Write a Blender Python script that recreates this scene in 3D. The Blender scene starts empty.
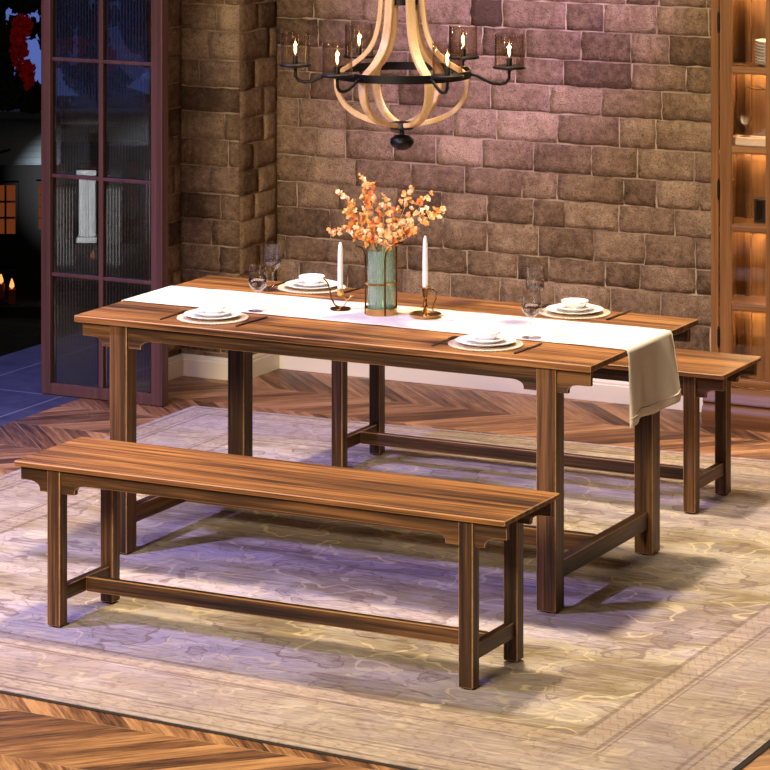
import bpy, bmesh, math, random
from mathutils import Vector, Matrix
random.seed(7)
PI = math.pi
sc = bpy.context.scene
col = sc.collection

# ------------------------------------------------------------------ helpers
class MB:
    """collects shapes; build() links them as one mesh object"""
    def __init__(self):
        self.bm = bmesh.new()
    def _merge(self, b2, M=None):
        if M is not None:
            bmesh.ops.transform(b2, matrix=M, verts=b2.verts)
        me = bpy.data.meshes.new('tmp'); b2.to_mesh(me); b2.free()
        self.bm.from_mesh(me); bpy.data.meshes.remove(me)
    def box(self, x0, x1, y0, y1, z0, z1, bev=0.0, seg=1, edge_mat=0, M=None):
        b = bmesh.new()
        bmesh.ops.create_cube(b, size=1)
        for v in b.verts:
            v.co = Vector((x0 + (v.co.x + .5) * (x1 - x0), y0 + (v.co.y + .5) * (y1 - y0), z0 + (v.co.z + .5) * (z1 - z0)))
        if bev > 0:
            bmesh.ops.bevel(b, geom=b.edges[:], offset=bev, segments=seg, affect='EDGES', profile=.5, material=edge_mat if edge_mat else -1)
        self._merge(b, M); return self
    def prism(self, pts, axis, a0, a1, bev=0.0, edge_mat=0):
        """polygon pts (u,v) extruded along axis: 'y' -> pts are (x,z); 'x' -> (y,z); 'z' -> (x,y)"""
        b = bmesh.new()
        def P(u, v, a):
            return {'y': (u, a, v), 'x': (a, u, v), 'z': (u, v, a)}[axis]
        lo = [b.verts.new(P(u, v, a0)) for u, v in pts]
        hi = [b.verts.new(P(u, v, a1)) for u, v in pts]
        n = len(pts)
        f1 = b.faces.new(lo); f2 = b.faces.new(hi)
        for i in range(n):
            b.faces.new((lo[i], lo[(i+1) % n], hi[(i+1) % n], hi[i]))
        bmesh.ops.recalc_face_normals(b, faces=b.faces[:])
        if bev > 0:
            es = [e for e in b.edges if e in set(f1.edges) | set(f2.edges)]
            bmesh.ops.bevel(b, geom=es, offset=bev, segments=1, affect='EDGES', material=edge_mat if edge_mat else -1)
        self._merge(b); return self
    def tube(self, pts, r, n=8, cap=True, closed=False):
        b = bmesh.new()
        pts = [Vector(p) for p in pts]
        N = len(pts)
        rad = r if isinstance(r, (list, tuple)) else [r] * N
        rings = []
        up = None
        for i, p in enumerate(pts):
            if closed:
                t = pts[(i+1) % N] - pts[i-1]
            else:
                t = pts[min(i+1, N-1)] - pts[max(i-1, 0)]
            t.normalize()
            if up is None:
                up = Vector((0, 0, 1)) if abs(t.z) < .9 else Vector((1, 0, 0))
            s = t.cross(up)
            if s.length < 1e-6: s = t.orthogonal()
            s.normalize(); up = s.cross(t).normalized()
            rings.append([b.verts.new(p + (s * math.cos(2*PI*k/n) + up * math.sin(2*PI*k/n)) * rad[i]) for k in range(n)])
        for i in range(N if closed else N - 1):
            A, B = rings[i], rings[(i+1) % N]
            for k in range(n):
                b.faces.new((A[k], A[(k+1) % n], B[(k+1) % n], B[k]))
        if cap and not closed:
            b.faces.new(rings[0][::-1]); b.faces.new(rings[-1])
        bmesh.ops.recalc_face_normals(b, faces=b.faces[:])
        self._merge(b); return self
    def lathe(self, prof, n=40, M=None, closed=False, loc=(0, 0, 0)):
        """prof: list of (r,z); r==0 makes a pole; closed joins last to first"""
        b = bmesh.new()
        rings = []
        for r, z in prof:
            if r <= 1e-7:
                rings.append([b.verts.new((loc[0], loc[1], loc[2] + z))])
            else:
                rings.append([b.verts.new((loc[0] + r*math.cos(2*PI*k/n), loc[1] + r*math.sin(2*PI*k/n), loc[2] + z)) for k in range(n)])
        L = len(rings)
        for i in range(L if closed else L - 1):
            A, B = rings[i], rings[(i+1) % L]
            for k in range(n):
                k2 = (k+1) % n
                if len(A) == 1 and len(B) == 1: break
                if len(A) == 1: b.faces.new((A[0], B[k2], B[k]))
                elif len(B) == 1: b.faces.new((A[k], A[k2], B[0]))
                else: b.faces.new((A[k], A[k2], B[k2], B[k]))
        bmesh.ops.recalc_face_normals(b, faces=b.faces[:])
        self._merge(b, M); return self
    def quad(self, *pts):
        self.bm.faces.new([self.bm.verts.new(p) for p in pts]); return self
    def build(self, name, mat, parent=None, smooth=None, loc=None, rz=0):
        me = bpy.data.meshes.new(name)
        self.bm.to_mesh(me); self.bm.free()
        for m in (mat if isinstance(mat, (list, tuple)) else [mat]): me.materials.append(m)
        if smooth is not None:
            me.polygons.foreach_set('use_smooth', [True] * len(me.polygons))
            if smooth < 179:
                me.set_sharp_from_angle(angle=math.radians(smooth))
        o = bpy.data.objects.new(name, me); col.objects.link(o)
        if parent: o.parent = parent
        if loc: o.location = loc
        if rz: o.rotation_euler.z = rz
        return o

def tag(o, label=None, cat=None, group=None, kind=None):
    if label: o['label'] = label
    if cat: o['category'] = cat
    if group: o['group'] = group
    if kind: o['kind'] = kind
    return o
def thing(name, label, cat, loc=(0, 0, 0), rz=0, group=None):
    o = bpy.data.objects.new(name, None); col.objects.link(o)
    o.empty_display_size = .1; o.location = loc; o.rotation_euler.z = rz
    return tag(o, label, cat, group)
def dup(root, loc, rz=None, label=None, group=None):
    r = root.copy(); col.objects.link(r); r.location = loc
    if rz is not None: r.rotation_euler.z = rz
    if label: r['label'] = label
    if group: r['group'] = group
    for ch in list(root.children):
        c = ch.copy(); col.objects.link(c); c.parent = r
        for g in list(ch.children):
            d = g.copy(); col.objects.link(d); d.parent = c
    return r

# ------------------------------------------------------------------ node helpers
class NT:
    def __init__(self, name):
        self.m = bpy.data.materials.new(name); self.m.use_nodes = True
        self.t = self.m.node_tree; self.t.nodes.clear()
        self.out = self.t.nodes.new('ShaderNodeOutputMaterial')
    def n(self, typ, **kw):
        nd = self.t.nodes.new(typ)
        for k, v in kw.items(): setattr(nd, k, v)
        return nd
    def put(self, sock, v):
        if isinstance(v, bpy.types.NodeSocket): self.t.links.new(v, sock)
        elif v is not None:
            if isinstance(v, (tuple, list)) and len(v) == 3 and sock.type == 'RGBA': v = (*v, 1)
            sock.default_value = v
    def math(self, op, a, b=None, c=None):
        nd = self.n('ShaderNodeMath', operation=op)
        for i, v in enumerate((a, b, c)):
            if v is not None: self.put(nd.inputs[i], v)
        return nd.outputs[0]
    def coord(self, which='Object'):
        return self.n('ShaderNodeTexCoord').outputs[which]
    def sep(self, v):
        nd = self.n('ShaderNodeSeparateXYZ'); self.put(nd.inputs[0], v); return nd.outputs
    def comb(self, x, y, z=0.0):
        nd = self.n('ShaderNodeCombineXYZ')
        for i, v in enumerate((x, y, z)): self.put(nd.inputs[i], v)
        return nd.outputs[0]
    def mapping(self, v, scale=(1, 1, 1), loc=None, rot=None):
        nd = self.n('ShaderNodeMapping'); self.put(nd.inputs['Vector'], v)
        self.put(nd.inputs['Scale'], scale)
        if loc is not None: self.put(nd.inputs['Location'], loc)
        if rot is not None: self.put(nd.inputs['Rotation'], rot)
        return nd.outputs[0]
    def noise(self, v, scale=5, detail=4, rough=.5, dist=0.0, out='Fac'):
        nd = self.n('ShaderNodeTexNoise'); self.put(nd.inputs['Vector'], v)
        for k, x in (('Scale', scale), ('Detail', detail), ('Roughness', rough), ('Distortion', dist)): self.put(nd.inputs[k], x)
        return nd.outputs[out]
    def ramp(self, f, stops, interp='LINEAR'):
        nd = self.n('ShaderNodeValToRGB'); self.put(nd.inputs[0], f)
        cr = nd.color_ramp; cr.interpolation = interp
        while len(cr.elements) < len(stops): cr.elements.new(.5)
        for e, (p, c) in zip(cr.elements, stops):
            e.position = p; e.color = (*c, 1) if len(c) == 3 else c
        return nd.outputs[0]
    def mix(self, f, a, b, blend='MIX'):
        nd = self.n('ShaderNodeMix', data_type='RGBA', blend_type=blend)
        self.put(nd.inputs[0], f); self.put(nd.inputs[6], a); self.put(nd.inputs[7], b)
        return nd.outputs[2]
    def bump(self, h, strength=.3, dist=.01):
        nd = self.n('ShaderNodeBump'); self.put(nd.inputs['Height'], h)
        nd.inputs['Strength'].default_value = strength; nd.inputs['Distance'].default_value = dist
        return nd.outputs[0]
    def sstep(self, v, a, b):
        nd = self.n('ShaderNodeMapRange', interpolation_type='SMOOTHSTEP')
        self.put(nd.inputs[0], v); nd.inputs[1].default_value = a; nd.inputs[2].default_value = b
        return nd.outputs[0]
    def principled(self, color, rough=.5, metal=0.0, normal=None, trans=0.0, ior=1.45, spec=None, coat=0.0, sheen=0.0, emis=None, estr=0.0, alpha=None):
        p = self.n('ShaderNodeBsdfPrincipled')
        self.put(p.inputs['Base Color'], color); self.put(p.inputs['Roughness'], rough); self.put(p.inputs['Metallic'], metal)
        p.inputs['IOR'].default_value = ior; p.inputs['Transmission Weight'].default_value = trans
        if normal is not None: self.put(p.inputs['Normal'], normal)
        if spec is not None: self.put(p.inputs['Specular IOR Level'], spec)
        p.inputs['Coat Weight'].default_value = coat; p.inputs['Sheen Weight'].default_value = sheen
        if emis is not None:
            self.put(p.inputs['Emission Color'], emis); p.inputs['Emission Strength'].default_value = estr
        self.t.links.new(p.outputs[0], self.out.inputs[0])
        return p

def srgb(r, g, b):
    f = lambda c: (c/255/12.92) if c/255 <= .04045 else ((c/255+.055)/1.055)**2.4
    return (f(r), f(g), f(b))
def plain(name, color, rough=.5, metal=0.0, **kw):
    m = NT(name); m.principled(color, rough, metal, **kw); return m.m

def wood(name, axis, dark, mid, light, rough=.42, broad=9., fine=70., bump=.12, spec=.4, lo=.30, hi=.72):
    """streaky grain running along the given axis of the object's own coordinates"""
    m = NT(name)
    oi = m.n('ShaderNodeObjectInfo').outputs['Random']
    off = m.math('MULTIPLY', oi, 37.0)
    v = m.n('ShaderNodeVectorMath', operation='ADD')
    m.put(v.inputs[0], m.coord()); m.put(v.inputs[1], m.comb(off, m.math('MULTIPLY', oi, 53.), m.math('MULTIPLY', oi, 71.)))
    v = v.outputs[0]
    def sc3(a, b): return tuple(a if i == 'xyz'.index(axis) else b for i in range(3))
    n1 = m.noise(m.mapping(v, sc3(.55, broad)), 1, 3, .55, .35)
    n2 = m.noise(m.mapping(v, sc3(1.6, fine)), 1, 4, .6, .2)
    n3 = m.noise(m.mapping(v, sc3(6., fine * 3.5)), 1, 2, .5)
    s = m.math('ADD', m.math('MULTIPLY', n1, .42), m.math('ADD', m.math('MULTIPLY', n2, .40), m.math('MULTIPLY', n3, .18)))
    c = m.ramp(s, [(lo, dark), ((lo+hi)/2, mid), (hi, light)])
    m.principled(c, rough, normal=m.bump(n2, bump, .002), spec=spec)
    return m.m

# ------------------------------------------------------------------ materials
WD, WM, WL = srgb(44, 25, 11), srgb(122, 78, 37), srgb(178, 122, 62)
W = {a: wood('walnut_' + a, a, WD, WM, WL, lo=.405, hi=.60) for a in 'xyz'}
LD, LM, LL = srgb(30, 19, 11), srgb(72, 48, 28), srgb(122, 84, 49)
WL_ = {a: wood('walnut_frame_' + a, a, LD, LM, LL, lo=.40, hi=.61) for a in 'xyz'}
EDGE = wood('walnut_pale_edge', 'x', srgb(130, 92, 58), srgb(168, 126, 82), srgb(190, 150, 104), rough=.6, spec=.2)  # paler wood for the bevelled edges
CAB = {a: wood('oak_cabinet_' + a, a, srgb(70, 42, 19), srgb(116, 76, 37), srgb(150, 105, 57), broad=12, fine=60) for a in 'xyz'}
CABD = {a: wood('oak_cabinet_inside_' + a, a, srgb(70, 44, 22), srgb(116, 78, 42), srgb(146, 104, 60), broad=10, fine=50) for a in 'xz'}
PALE = wood('pale_oak', 'z', srgb(160, 122, 76), srgb(204, 168, 118), srgb(226, 196, 148), broad=20, fine=90)
DOORW = wood('door_wood', 'z', srgb(62, 40, 37), srgb(90, 59, 54), srgb(110, 74, 66), broad=20, fine=90, bump=.2)
BLACK = plain('black_iron', srgb(26, 23, 22), .45, .6)
FOOT = plain('black_plastic', srgb(12, 12, 13), .6)
BRASS = plain('aged_brass', srgb(206, 164, 98), .28, 1.0)
DBRASS = plain('dark_brass', srgb(104, 72, 36), .28, 1.0)
PORC = plain('white_porcelain', (.82, .80, .77), .18)
CANDLE = plain('white_wax', (.80, .76, .70), .5)
WHITEP = plain('white_skirting_paint', srgb(226, 214, 188), .45)
CUT = plain('dark_cutlery', srgb(42, 26, 18), .35, .3)

def linen():
    m = NT('cream_linen')
    v = m.coord()
    a = m.noise(m.mapping(v, (900, 90, 900)), 1, 2); b = m.noise(m.mapping(v, (90, 900, 90)), 1, 2)
    h = m.math('ADD', a, b)
    c = m.ramp(m.math('MULTIPLY', h, .5), [(.3, srgb(222, 208, 182)), (.7, srgb(240, 230, 208))])
    m.principled(c, .85, normal=m.bump(h, .15, .001), sheen=.2, spec=.2)
    return m.m
LINEN = linen()
def woven():
    m = NT('woven_placemat')
    x, y, z = m.sep(m.coord())
    r = m.math('SQRT', m.math('ADD', m.math('MULTIPLY', x, x), m.math('MULTIPLY', y, y)))
    w = m.math('SINE', m.math('MULTIPLY', r, 1400.))
    c = m.ramp(m.math('MULTIPLY_ADD', w, .5, .5), [(0, srgb(186, 160, 128)), (1, srgb(226, 206, 178))])
    m.principled(c, .8, normal=m.bump(w, .4, .002))
    return m.m
MAT = woven()
def glass(name, color=(1, 1, 1), ior=1.45, rough=0.0):
    m = NT(name); g = m.n('ShaderNodeBsdfGlass')
    g.inputs['Color'].default_value = (*color, 1); g.inputs['IOR'].default_value = ior; g.inputs['Roughness'].default_value = rough
    m.t.links.new(g.outputs[0], m.out.inputs[0]); return m.m
def thin_glass(name, tint, gloss=.12, rough=.02, grazing=.5, edge=None, milk=0.0):
    """thin pane: lets the view through, reflects more at grazing angles"""
    m = NT(name)
    tr = m.n('ShaderNodeBsdfTransparent')
    l0 = m.n('ShaderNodeLayerWeight'); l0.inputs['Blend'].default_value = .5
    m.put(tr.inputs[0], m.mix(m.math('POWER', l0.outputs['Facing'], 2.0), tint, edge or tint))
    gl = m.n('ShaderNodeBsdfGlossy'); m.put(gl.inputs['Color'], (1, 1, 1)); m.put(gl.inputs['Roughness'], rough)
    lw = m.n('ShaderNodeLayerWeight'); lw.inputs['Blend'].default_value = grazing
    f = m.math('MULTIPLY_ADD', m.math('POWER', lw.outputs['Facing'], 2.5), .75, gloss)
    mx = m.n('ShaderNodeMixShader'); m.put(mx.inputs[0], m.math('MINIMUM', f, .9))
    m.t.links.new(tr.outputs[0], mx.inputs[1]); m.t.links.new(gl.outputs[0], mx.inputs[2])
    res = mx.outputs[0]
    if milk:                                           # body-tinted glass scatters a little
        df = m.n('ShaderNodeBsdfTranslucent'); m.put(df.inputs[0], tuple(c*.9 for c in tint)); d2 = m.n('ShaderNodeBsdfDiffuse'); m.put(d2.inputs[0], tuple(c*.9 for c in tint))
        ms = m.n('ShaderNodeMixShader'); ms.inputs[0].default_value = .5; m.t.links.new(df.outputs[0], ms.inputs[1]); m.t.links.new(d2.outputs[0], ms.inputs[2])
        mk = m.n('ShaderNodeMixShader'); mk.inputs[0].default_value = milk; m.t.links.new(res, mk.inputs[1]); m.t.links.new(ms.outputs[0], mk.inputs[2]); res = mk.outputs[0]
    m.t.links.new(res, m.out.inputs[0]); return m.m
CRYSTAL = thin_glass('clear_stemware', (.985, .985, .985), .05, .02, .35, (.55, .52, .50))
SMOKE = thin_glass('smoky_stemware', (.90, .86, .83), .05, .02, .35, (.58, .52, .48), .04)
GREEN = thin_glass('green_vase_glass', (.80, .95, .86), .06, .03, .35, (.45, .62, .52), .22)
SHADEG = thin_glass('amber_shade_glass', (.975, .95, .91), .05, .02, .3, (.60, .50, .40))
PANE = thin_glass('cabinet_pane_glass', (.95, .94, .92), .03, .02, .2)
WATER = glass('clear_wine', (.72, .68, .66), 1.33)
REDW = glass('dusky_wine', (.50, .42, .42), 1.33)

def emit(name, color, s):
    m = NT(name); e = m.n('ShaderNodeEmission'); e.inputs[0].default_value = (*color, 1); e.inputs[1].default_value = s
    m.t.links.new(e.outputs[0], m.out.inputs[0]); return m.m
FLAME = emit('glowing_filament', (1, .70, .36), 9)
LED = emit('warm_led', (1, .76, .44), 120)

# floor: chevron parquet
def parquet():
    m = NT('chevron_parquet')
    x, y, z = m.sep(m.coord())
    w = .335
    k = m.math('DIVIDE', m.math('SUBTRACT', 2.105, y), w)
    ki = m.math('FLOOR', k)
    t = m.math('FRACT', k)
    odd = m.math('ABSOLUTE', m.math('MODULO', ki, 2.0))
    sgn = m.math('MULTIPLY_ADD', odd, 2.0, -1.0)          # odd strips lean one way, even the other
    s = m.math('ADD', x, m.math('MULTIPLY', sgn, y))       # constant across one board
    a = m.math('SUBTRACT', x, m.math('MULTIPLY', sgn, y))  # runs along the board
    pw = .105
    p = m.math('DIVIDE', s, pw); pi_ = m.math('FLOOR', p); pf = m.math('FRACT', p)
    wn = m.n('ShaderNodeTexWhiteNoise', noise_dimensions='2D'); m.put(wn.inputs[0], m.comb(pi_, ki))
    r = wn.outputs[0]
    g1 = m.noise(m.comb(m.math('MULTIPLY', a, 2.2), m.math('MULTIPLY', s, 26.), m.math('MULTIPLY', r, 60.)), 1, 4, .6, .3)
    g2 = m.noise(m.comb(m.math('MULTIPLY', a, 9.), m.math('MULTIPLY', s, 150.), m.math('MULTIPLY', r, 60.)), 1, 3, .6)
    f = m.math('ADD', m.math('MULTIPLY', g1, .52), m.math('ADD', m.math('MULTIPLY', g2, .34), m.math('MULTIPLY', r, .22)))
    c = m.ramp(f, [(.40, srgb(66, 40, 23)), (.54, srgb(128, 86, 52)), (.70, srgb(186, 138, 90))])
    e1 = m.math('MINIMUM', pf, m.math('SUBTRACT', 1.0, pf))
    e2 = m.math('MINIMUM', t, m.math('SUBTRACT', 1.0, t))
    l1 = m.math('SUBTRACT', 1.0, m.sstep(e1, .0, .035)); l2 = m.math('SUBTRACT', 1.0, m.sstep(e2, .0, .012))
    ln = m.math('MAXIMUM', l1, l2)
    c = m.mix(m.math('MULTIPLY', ln, m.math('MULTIPLY', m.math('ADD', odd, .25), .5)), c, srgb(186, 150, 108))
    m.principled(c, m.math('MULTIPLY_ADD', g2, .25, .32), normal=m.bump(m.math('SUBTRACT', g2, m.math('MULTIPLY', ln, .8)), .15, .003), spec=.35)
    return m.m
PARQ = parquet()

# stone blocks: each block's tone comes from a face attribute
def stone():
    m = NT('rough_stone_block')
    at = m.n('ShaderNodeAttribute', attribute_name='tone').outputs['Fac']
    v = m.coord()
    big = m.noise(v, 7, 4, .6); med = m.noise(v, 38, 5, .65); pit = m.noise(v, 170, 3, .7)
    f = m.math('ADD', m.math('MULTIPLY', at, .40), m.math('ADD', m.math('MULTIPLY', big, .34), m.math('MULTIPLY', med, .34)))
    c = m.ramp(f, [(.40, srgb(92, 71, 51)), (.54, srgb(142, 115, 87)), (.70, srgb(190, 160, 124))])
    pits = m.sstep(pit, .30, .52)
    c = m.mix(m.math('MULTIPLY', m.math('SUBTRACT', 1.0, pits), .75), c, srgb(62, 46, 34))
    h = m.math('ADD', m.math('MULTIPLY', med, .6), m.math('MULTIPLY', pit, .5))
    m.principled(c, .92, normal=m.bump(h, 1.0, .016), spec=.15)
    return m.m
STONE = stone()
def mortar():
    m = NT('sandy_mortar')
    v = m.coord(); n = m.noise(v, 120, 4, .7); b = m.noise(v, 5, 3)
    c = m.ramp(b, [(.3, srgb(140, 116, 92)), (.7, srgb(184, 158, 128))])
    m.principled(c, .95, normal=m.bump(n, .6, .008), spec=.1)
    return m.m
MORTAR = mortar()

def rug_mat():
    m = NT('faded_oriental_rug')
    P = m.coord()
    x, y, z = m.sep(P)
    # distances in from the four edges (the rug is very nearly a rectangle)
    dx = m.math('SUBTRACT', 1.735, m.math('ABSOLUTE', m.math('SUBTRACT', x, .035)))
    dyf = m.math('SUBTRACT', m.math('MULTIPLY_ADD', x, .058, 1.768), y)
    dyn = m.math('ADD', y, m.math('MULTIPLY_ADD', x, .058, 1.812))
    d = m.math('MINIMUM', dx, m.math('MINIMUM', dyf, dyn))
    warp = m.noise(P, 3.2, 3, .55, out='Color')
    va = m.n('ShaderNodeVectorMath', operation='MULTIPLY_ADD')
    m.put(va.inputs[0], warp); va.inputs[1].default_value = (.3, .3, 0); m.put(va.inputs[2], P)
    Q = va.outputs[0]
    # scrolling motif outlines: contour bands of a stretched noise field
    def contour(v, sx, sy, lev, wd, det=1.5):
        n = m.noise(m.mapping(v, (sx, sy, 1)), 1, det, .5)
        return m.math('SUBTRACT', 1.0, m.sstep(m.math('ABSOLUTE', m.math('SUBTRACT', n, lev)), wd*.35, wd))
    c1 = contour(Q, 4.2, 5.5, .44, .018); c2 = contour(Q, 4.2, 5.5, .58, .016); c3 = contour(Q, 9., 11., .5, .018)
    fillm = m.sstep(m.noise(m.mapping(Q, (4.2, 5.5, 1)), 1, 1.5, .5), .585, .60)
    fill2 = m.math('SUBTRACT', 1.0, m.sstep(m.noise(m.mapping(Q, (6.2, 8.5, 1)), 1, 2., .5), .42, .45))
    # worn bands across the width
    band = m.noise(m.comb(m.math('MULTIPLY', x, .22), m.math('MULTIPLY', y, 2.6), 3.3), 1, 2, .5)
    streak = m.noise(m.mapping(P, (5, 60, 1)), 1, 4, .65)
    patch = m.noise(P, 2.3, 4, .6)
    grain = m.noise(m.mapping(P, (22, 90, 1)), 1, 4, .7)
    base = m.ramp(m.math('ADD', m.math('MULTIPLY', band, .7), m.math('MULTIPLY', patch, .3)),
                  [(.38, srgb(122, 108, 118)), (.45, srgb(170, 156, 154)), (.51, srgb(178, 163, 144)), (.57, srgb(134, 114, 78)), (.64, srgb(160, 142, 130))])
    broken = m.sstep(grain, .40, .56)
    base = m.mix(m.math('MULTIPLY', m.math('MULTIPLY', fillm, broken), .55), base, srgb(112, 88, 72))
    base = m.mix(m.math('MULTIPLY', m.math('MULTIPLY', fill2, m.math('SUBTRACT', 1.0, broken)), .5), base, srgb(118, 112, 124))
    base = m.mix(m.math('MULTIPLY', c1, .62), base, srgb(212, 192, 146))
    base = m.mix(m.math('MULTIPLY', c2, .7), base, srgb(104, 78, 66))
    base = m.mix(m.math('MULTIPLY', m.math('MULTIPLY', c3, broken), .6), base, srgb(104, 80, 78))
    # border: small repeating ornaments between ruled lines
    vor = m.n('ShaderNodeTexVoronoi', feature='DISTANCE_TO_EDGE'); m.put(vor.inputs['Vector'], m.mapping(Q, (15, 15, 1))); vor.inputs['Scale'].default_value = 1
    orn = m.math('SUBTRACT', 1.0, m.sstep(vor.outputs[0], .03, .10))
    inb = m.math('SUBTRACT', 1.0, m.sstep(d, .45, .46))
    bc = m.mix(m.math('MULTIPLY', m.math('MULTIPLY', orn, broken), .7), srgb(166, 146, 128), srgb(104, 80, 70))
    bc = m.mix(m.sstep(patch, .4, .62), bc, m.mix(.5, bc, srgb(150, 134, 146)))
    base = m.mix(m.math('MULTIPLY', inb, .6), base, bc)
    guard = m.math('MAXIMUM', m.math('COMPARE', d, .418, .036), m.math('COMPARE', d, .072, .03))
    base = m.mix(m.math('MULTIPLY', guard, .35), base, srgb(172, 148, 116))
    for dist, wd in ((.46, .011), (.375, .009), (.358, .004), (.13, .009), (.105, .005), (.035, .009)):
        l = m.math('SUBTRACT', 1.0, m.sstep(m.math('ABSOLUTE', m.math('SUBTRACT', d, dist)), wd*.45, wd))
        base = m.mix(m.math('MULTIPLY', l, m.math('MULTIPLY_ADD', broken, .35, .45)), base, srgb(108, 82, 64))
    # little zigzag leaf ornament in the guard stripes
    qx, qy, qz = m.sep(Q)
    st = m.math('SINE', m.math('MULTIPLY', m.math('ADD', m.math('ADD', x, y), m.math('MULTIPLY', m.math('SINE', m.math('MULTIPLY', d, 150.)), .012)), 62.))
    st2 = m.math('SUBTRACT', 1.0, m.sstep(m.math('ABSOLUTE', st), .15, .5))
    base = m.mix(m.math('MULTIPLY', m.math('MULTIPLY', guard, st2), m.math('MULTIPLY_ADD', broken, .4, .1)), base, srgb(112, 86, 70))
    # wear: pale and dark streaks along the weave
    base = m.mix(m.math('MULTIPLY', m.sstep(streak, .50, .70), .45), base, srgb(200, 188, 176))
    base = m.mix(m.math('MULTIPLY', m.math('SUBTRACT', 1.0, m.sstep(streak, .32, .46)), .55), base, srgb(92, 76, 76))
    base = m.mix(m.math('MULTIPLY', m.math('SUBTRACT', 1.0, m.sstep(grain, .34, .48)), .30), base, srgb(110, 94, 92))
    weave = m.noise(m.mapping(P, (420, 420, 1)), 1, 2)
    m.principled(base, .95, normal=m.bump(m.math('ADD', weave, m.math('MULTIPLY', c1, .6)), .35, .003), spec=.08, sheen=.15)
    return m.m
RUG = rug_mat()

# ------------------------------------------------------------------ room shell
def struct(o): o['kind'] = 'structure'; return o
struct(MB().box(-2.17, 3.2, -3.6, 2.56, -.06, 0).build('floor', PARQ))

def stone_wall(name, origin, along, normal, length, height, seed, offs=0.0, course=.108):
    """courses of hewn blocks over a mortar bed, one mesh; origin bottom-left seen from the room"""
    rnd = random.Random(seed)
    o = Vector(origin); a = Vector(along); n = Vector(normal); up = Vector((0, 0, 1))
    bm = bmesh.new(); lay = bm.faces.layers.float.new('tone')
    def vtx(u, v, dp): return bm.verts.new(o + a*u + up*v + n*dp)
    back = [vtx(0, 0, -.001), vtx(length, 0, -.001), vtx(length, height, -.001), vtx(0, height, -.001)]
    bed2 = [vtx(0, 0, -.06), vtx(length, 0, -.06), vtx(length, height, -.06), vtx(0, height, -.06)]
    faces = [back, bed2[::-1]] + [[back[i], bed2[i], bed2[(i+1) % 4], back[(i+1) % 4]] for i in range(4)]
    for f in faces:
        ff = bm.faces.new(f); ff.material_index = 1
    v = 0.0; r = 0
    while v < height - .02:
        h = course * rnd.uniform(.9, 1.12)
        if v + h > height - .03: h = height - v
        u = -rnd.uniform(0, .12) if offs == 0 else -rnd.uniform(0, .08)
        while u < length - 1e-4:
            w = rnd.choice((.15, .19, .21, .22, .24, .27)) * rnd.uniform(.9, 1.1)
            u0, u1 = max(u, 0), min(u + w, length)
            if length - u1 < .05: u1 = length
            u = u1 if u1 == length else u + w
            if u1 - u0 < .025: continue
            j = .0030
            g0 = 0 if u0 == 0 else j; g1 = 0 if u1 == length else j
            tone = min(1, max(0, rnd.gauss(.5, .13))); proud = rnd.uniform(.004, .009)
            # front grid with ragged, rounded margins
            nu, nv = max(3, int((u1-u0)/.035)), 4
            grid = []
            for iv in range(nv + 1):
                row = []
                for iu in range(nu + 1):
                    eu = iu in (0, nu); ev = iv in (0, nv)
                    uu = u0 + g0 + (u1 - g1 - u0 - g0) * iu / nu; vv = v + j + (h - 2*j) * iv / nv
                    if not (iu == 0 and u0 == 0) and not (iu == nu and u1 == length):
                        uu += rnd.uniform(-.0035, .0035)
                    vv += rnd.uniform(-.003, .003)
                    dp = proud + rnd.uniform(-.0025, .0025)
                    if eu or ev: dp *= .45
                    if eu and ev: dp *= .6
                    row.append(vtx(uu, min(max(vv, 0), height), dp))
                grid.append(row)
            for iv in range(nv):
                for iu in range(nu):
                    f = bm.faces.new((grid[iv][iu], grid[iv][iu+1], grid[iv+1][iu+1], grid[iv+1][iu])); f[lay] = tone; f.smooth = True
            rim = [grid[0][i] for i in range(nu+1)] + [grid[i][nu] for i in range(1, nv+1)] + [grid[nv][i] for i in range(nu-1, -1, -1)] + [grid[i][0] for i in range(nv-1, 0, -1)]
            low = [bm.verts.new(q.co - n * ((q.co - o).dot(n) + .002)) for q in rim]
            for i in range(len(rim)):
                k = (i+1) % len(rim)
                f = bm.faces.new((rim[i], low[i], low[k], rim[k])); f[lay] = tone * .8; f.smooth = True
        v += h; r += 1
    bmesh.ops.recalc_face_normals(bm, faces=bm.faces[:])
    me = bpy.data.meshes.new(name); bm.to_mesh(me); bm.free()
    me.materials.append(STONE); me.materials.append(MORTAR)
    ob = bpy.data.objects.new(name, me); col.objects.link(ob)
    return struct(ob)
WH = 3.0
stone_wall('wall_back', (-1.79, 2.50, 0), (1, 0, 0), (0, -1, 0), 4.9, WH, 3)
stone_wall('wall_left_return', (-1.79, 2.19, 0), (0, 1, 0), (1, 0, 0), .31, WH, 5, 1)
stone_wall('wall_left_pier', (-2.066, 2.19, 0), (1, 0, 0), (0, -1, 0), .276, WH, 8, 1)
stone_wall('wall_left_reveal', (-2.066, 2.04, 0), (0, 1, 0), (1, 0, 0), .15, WH, 12, 1)

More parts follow.
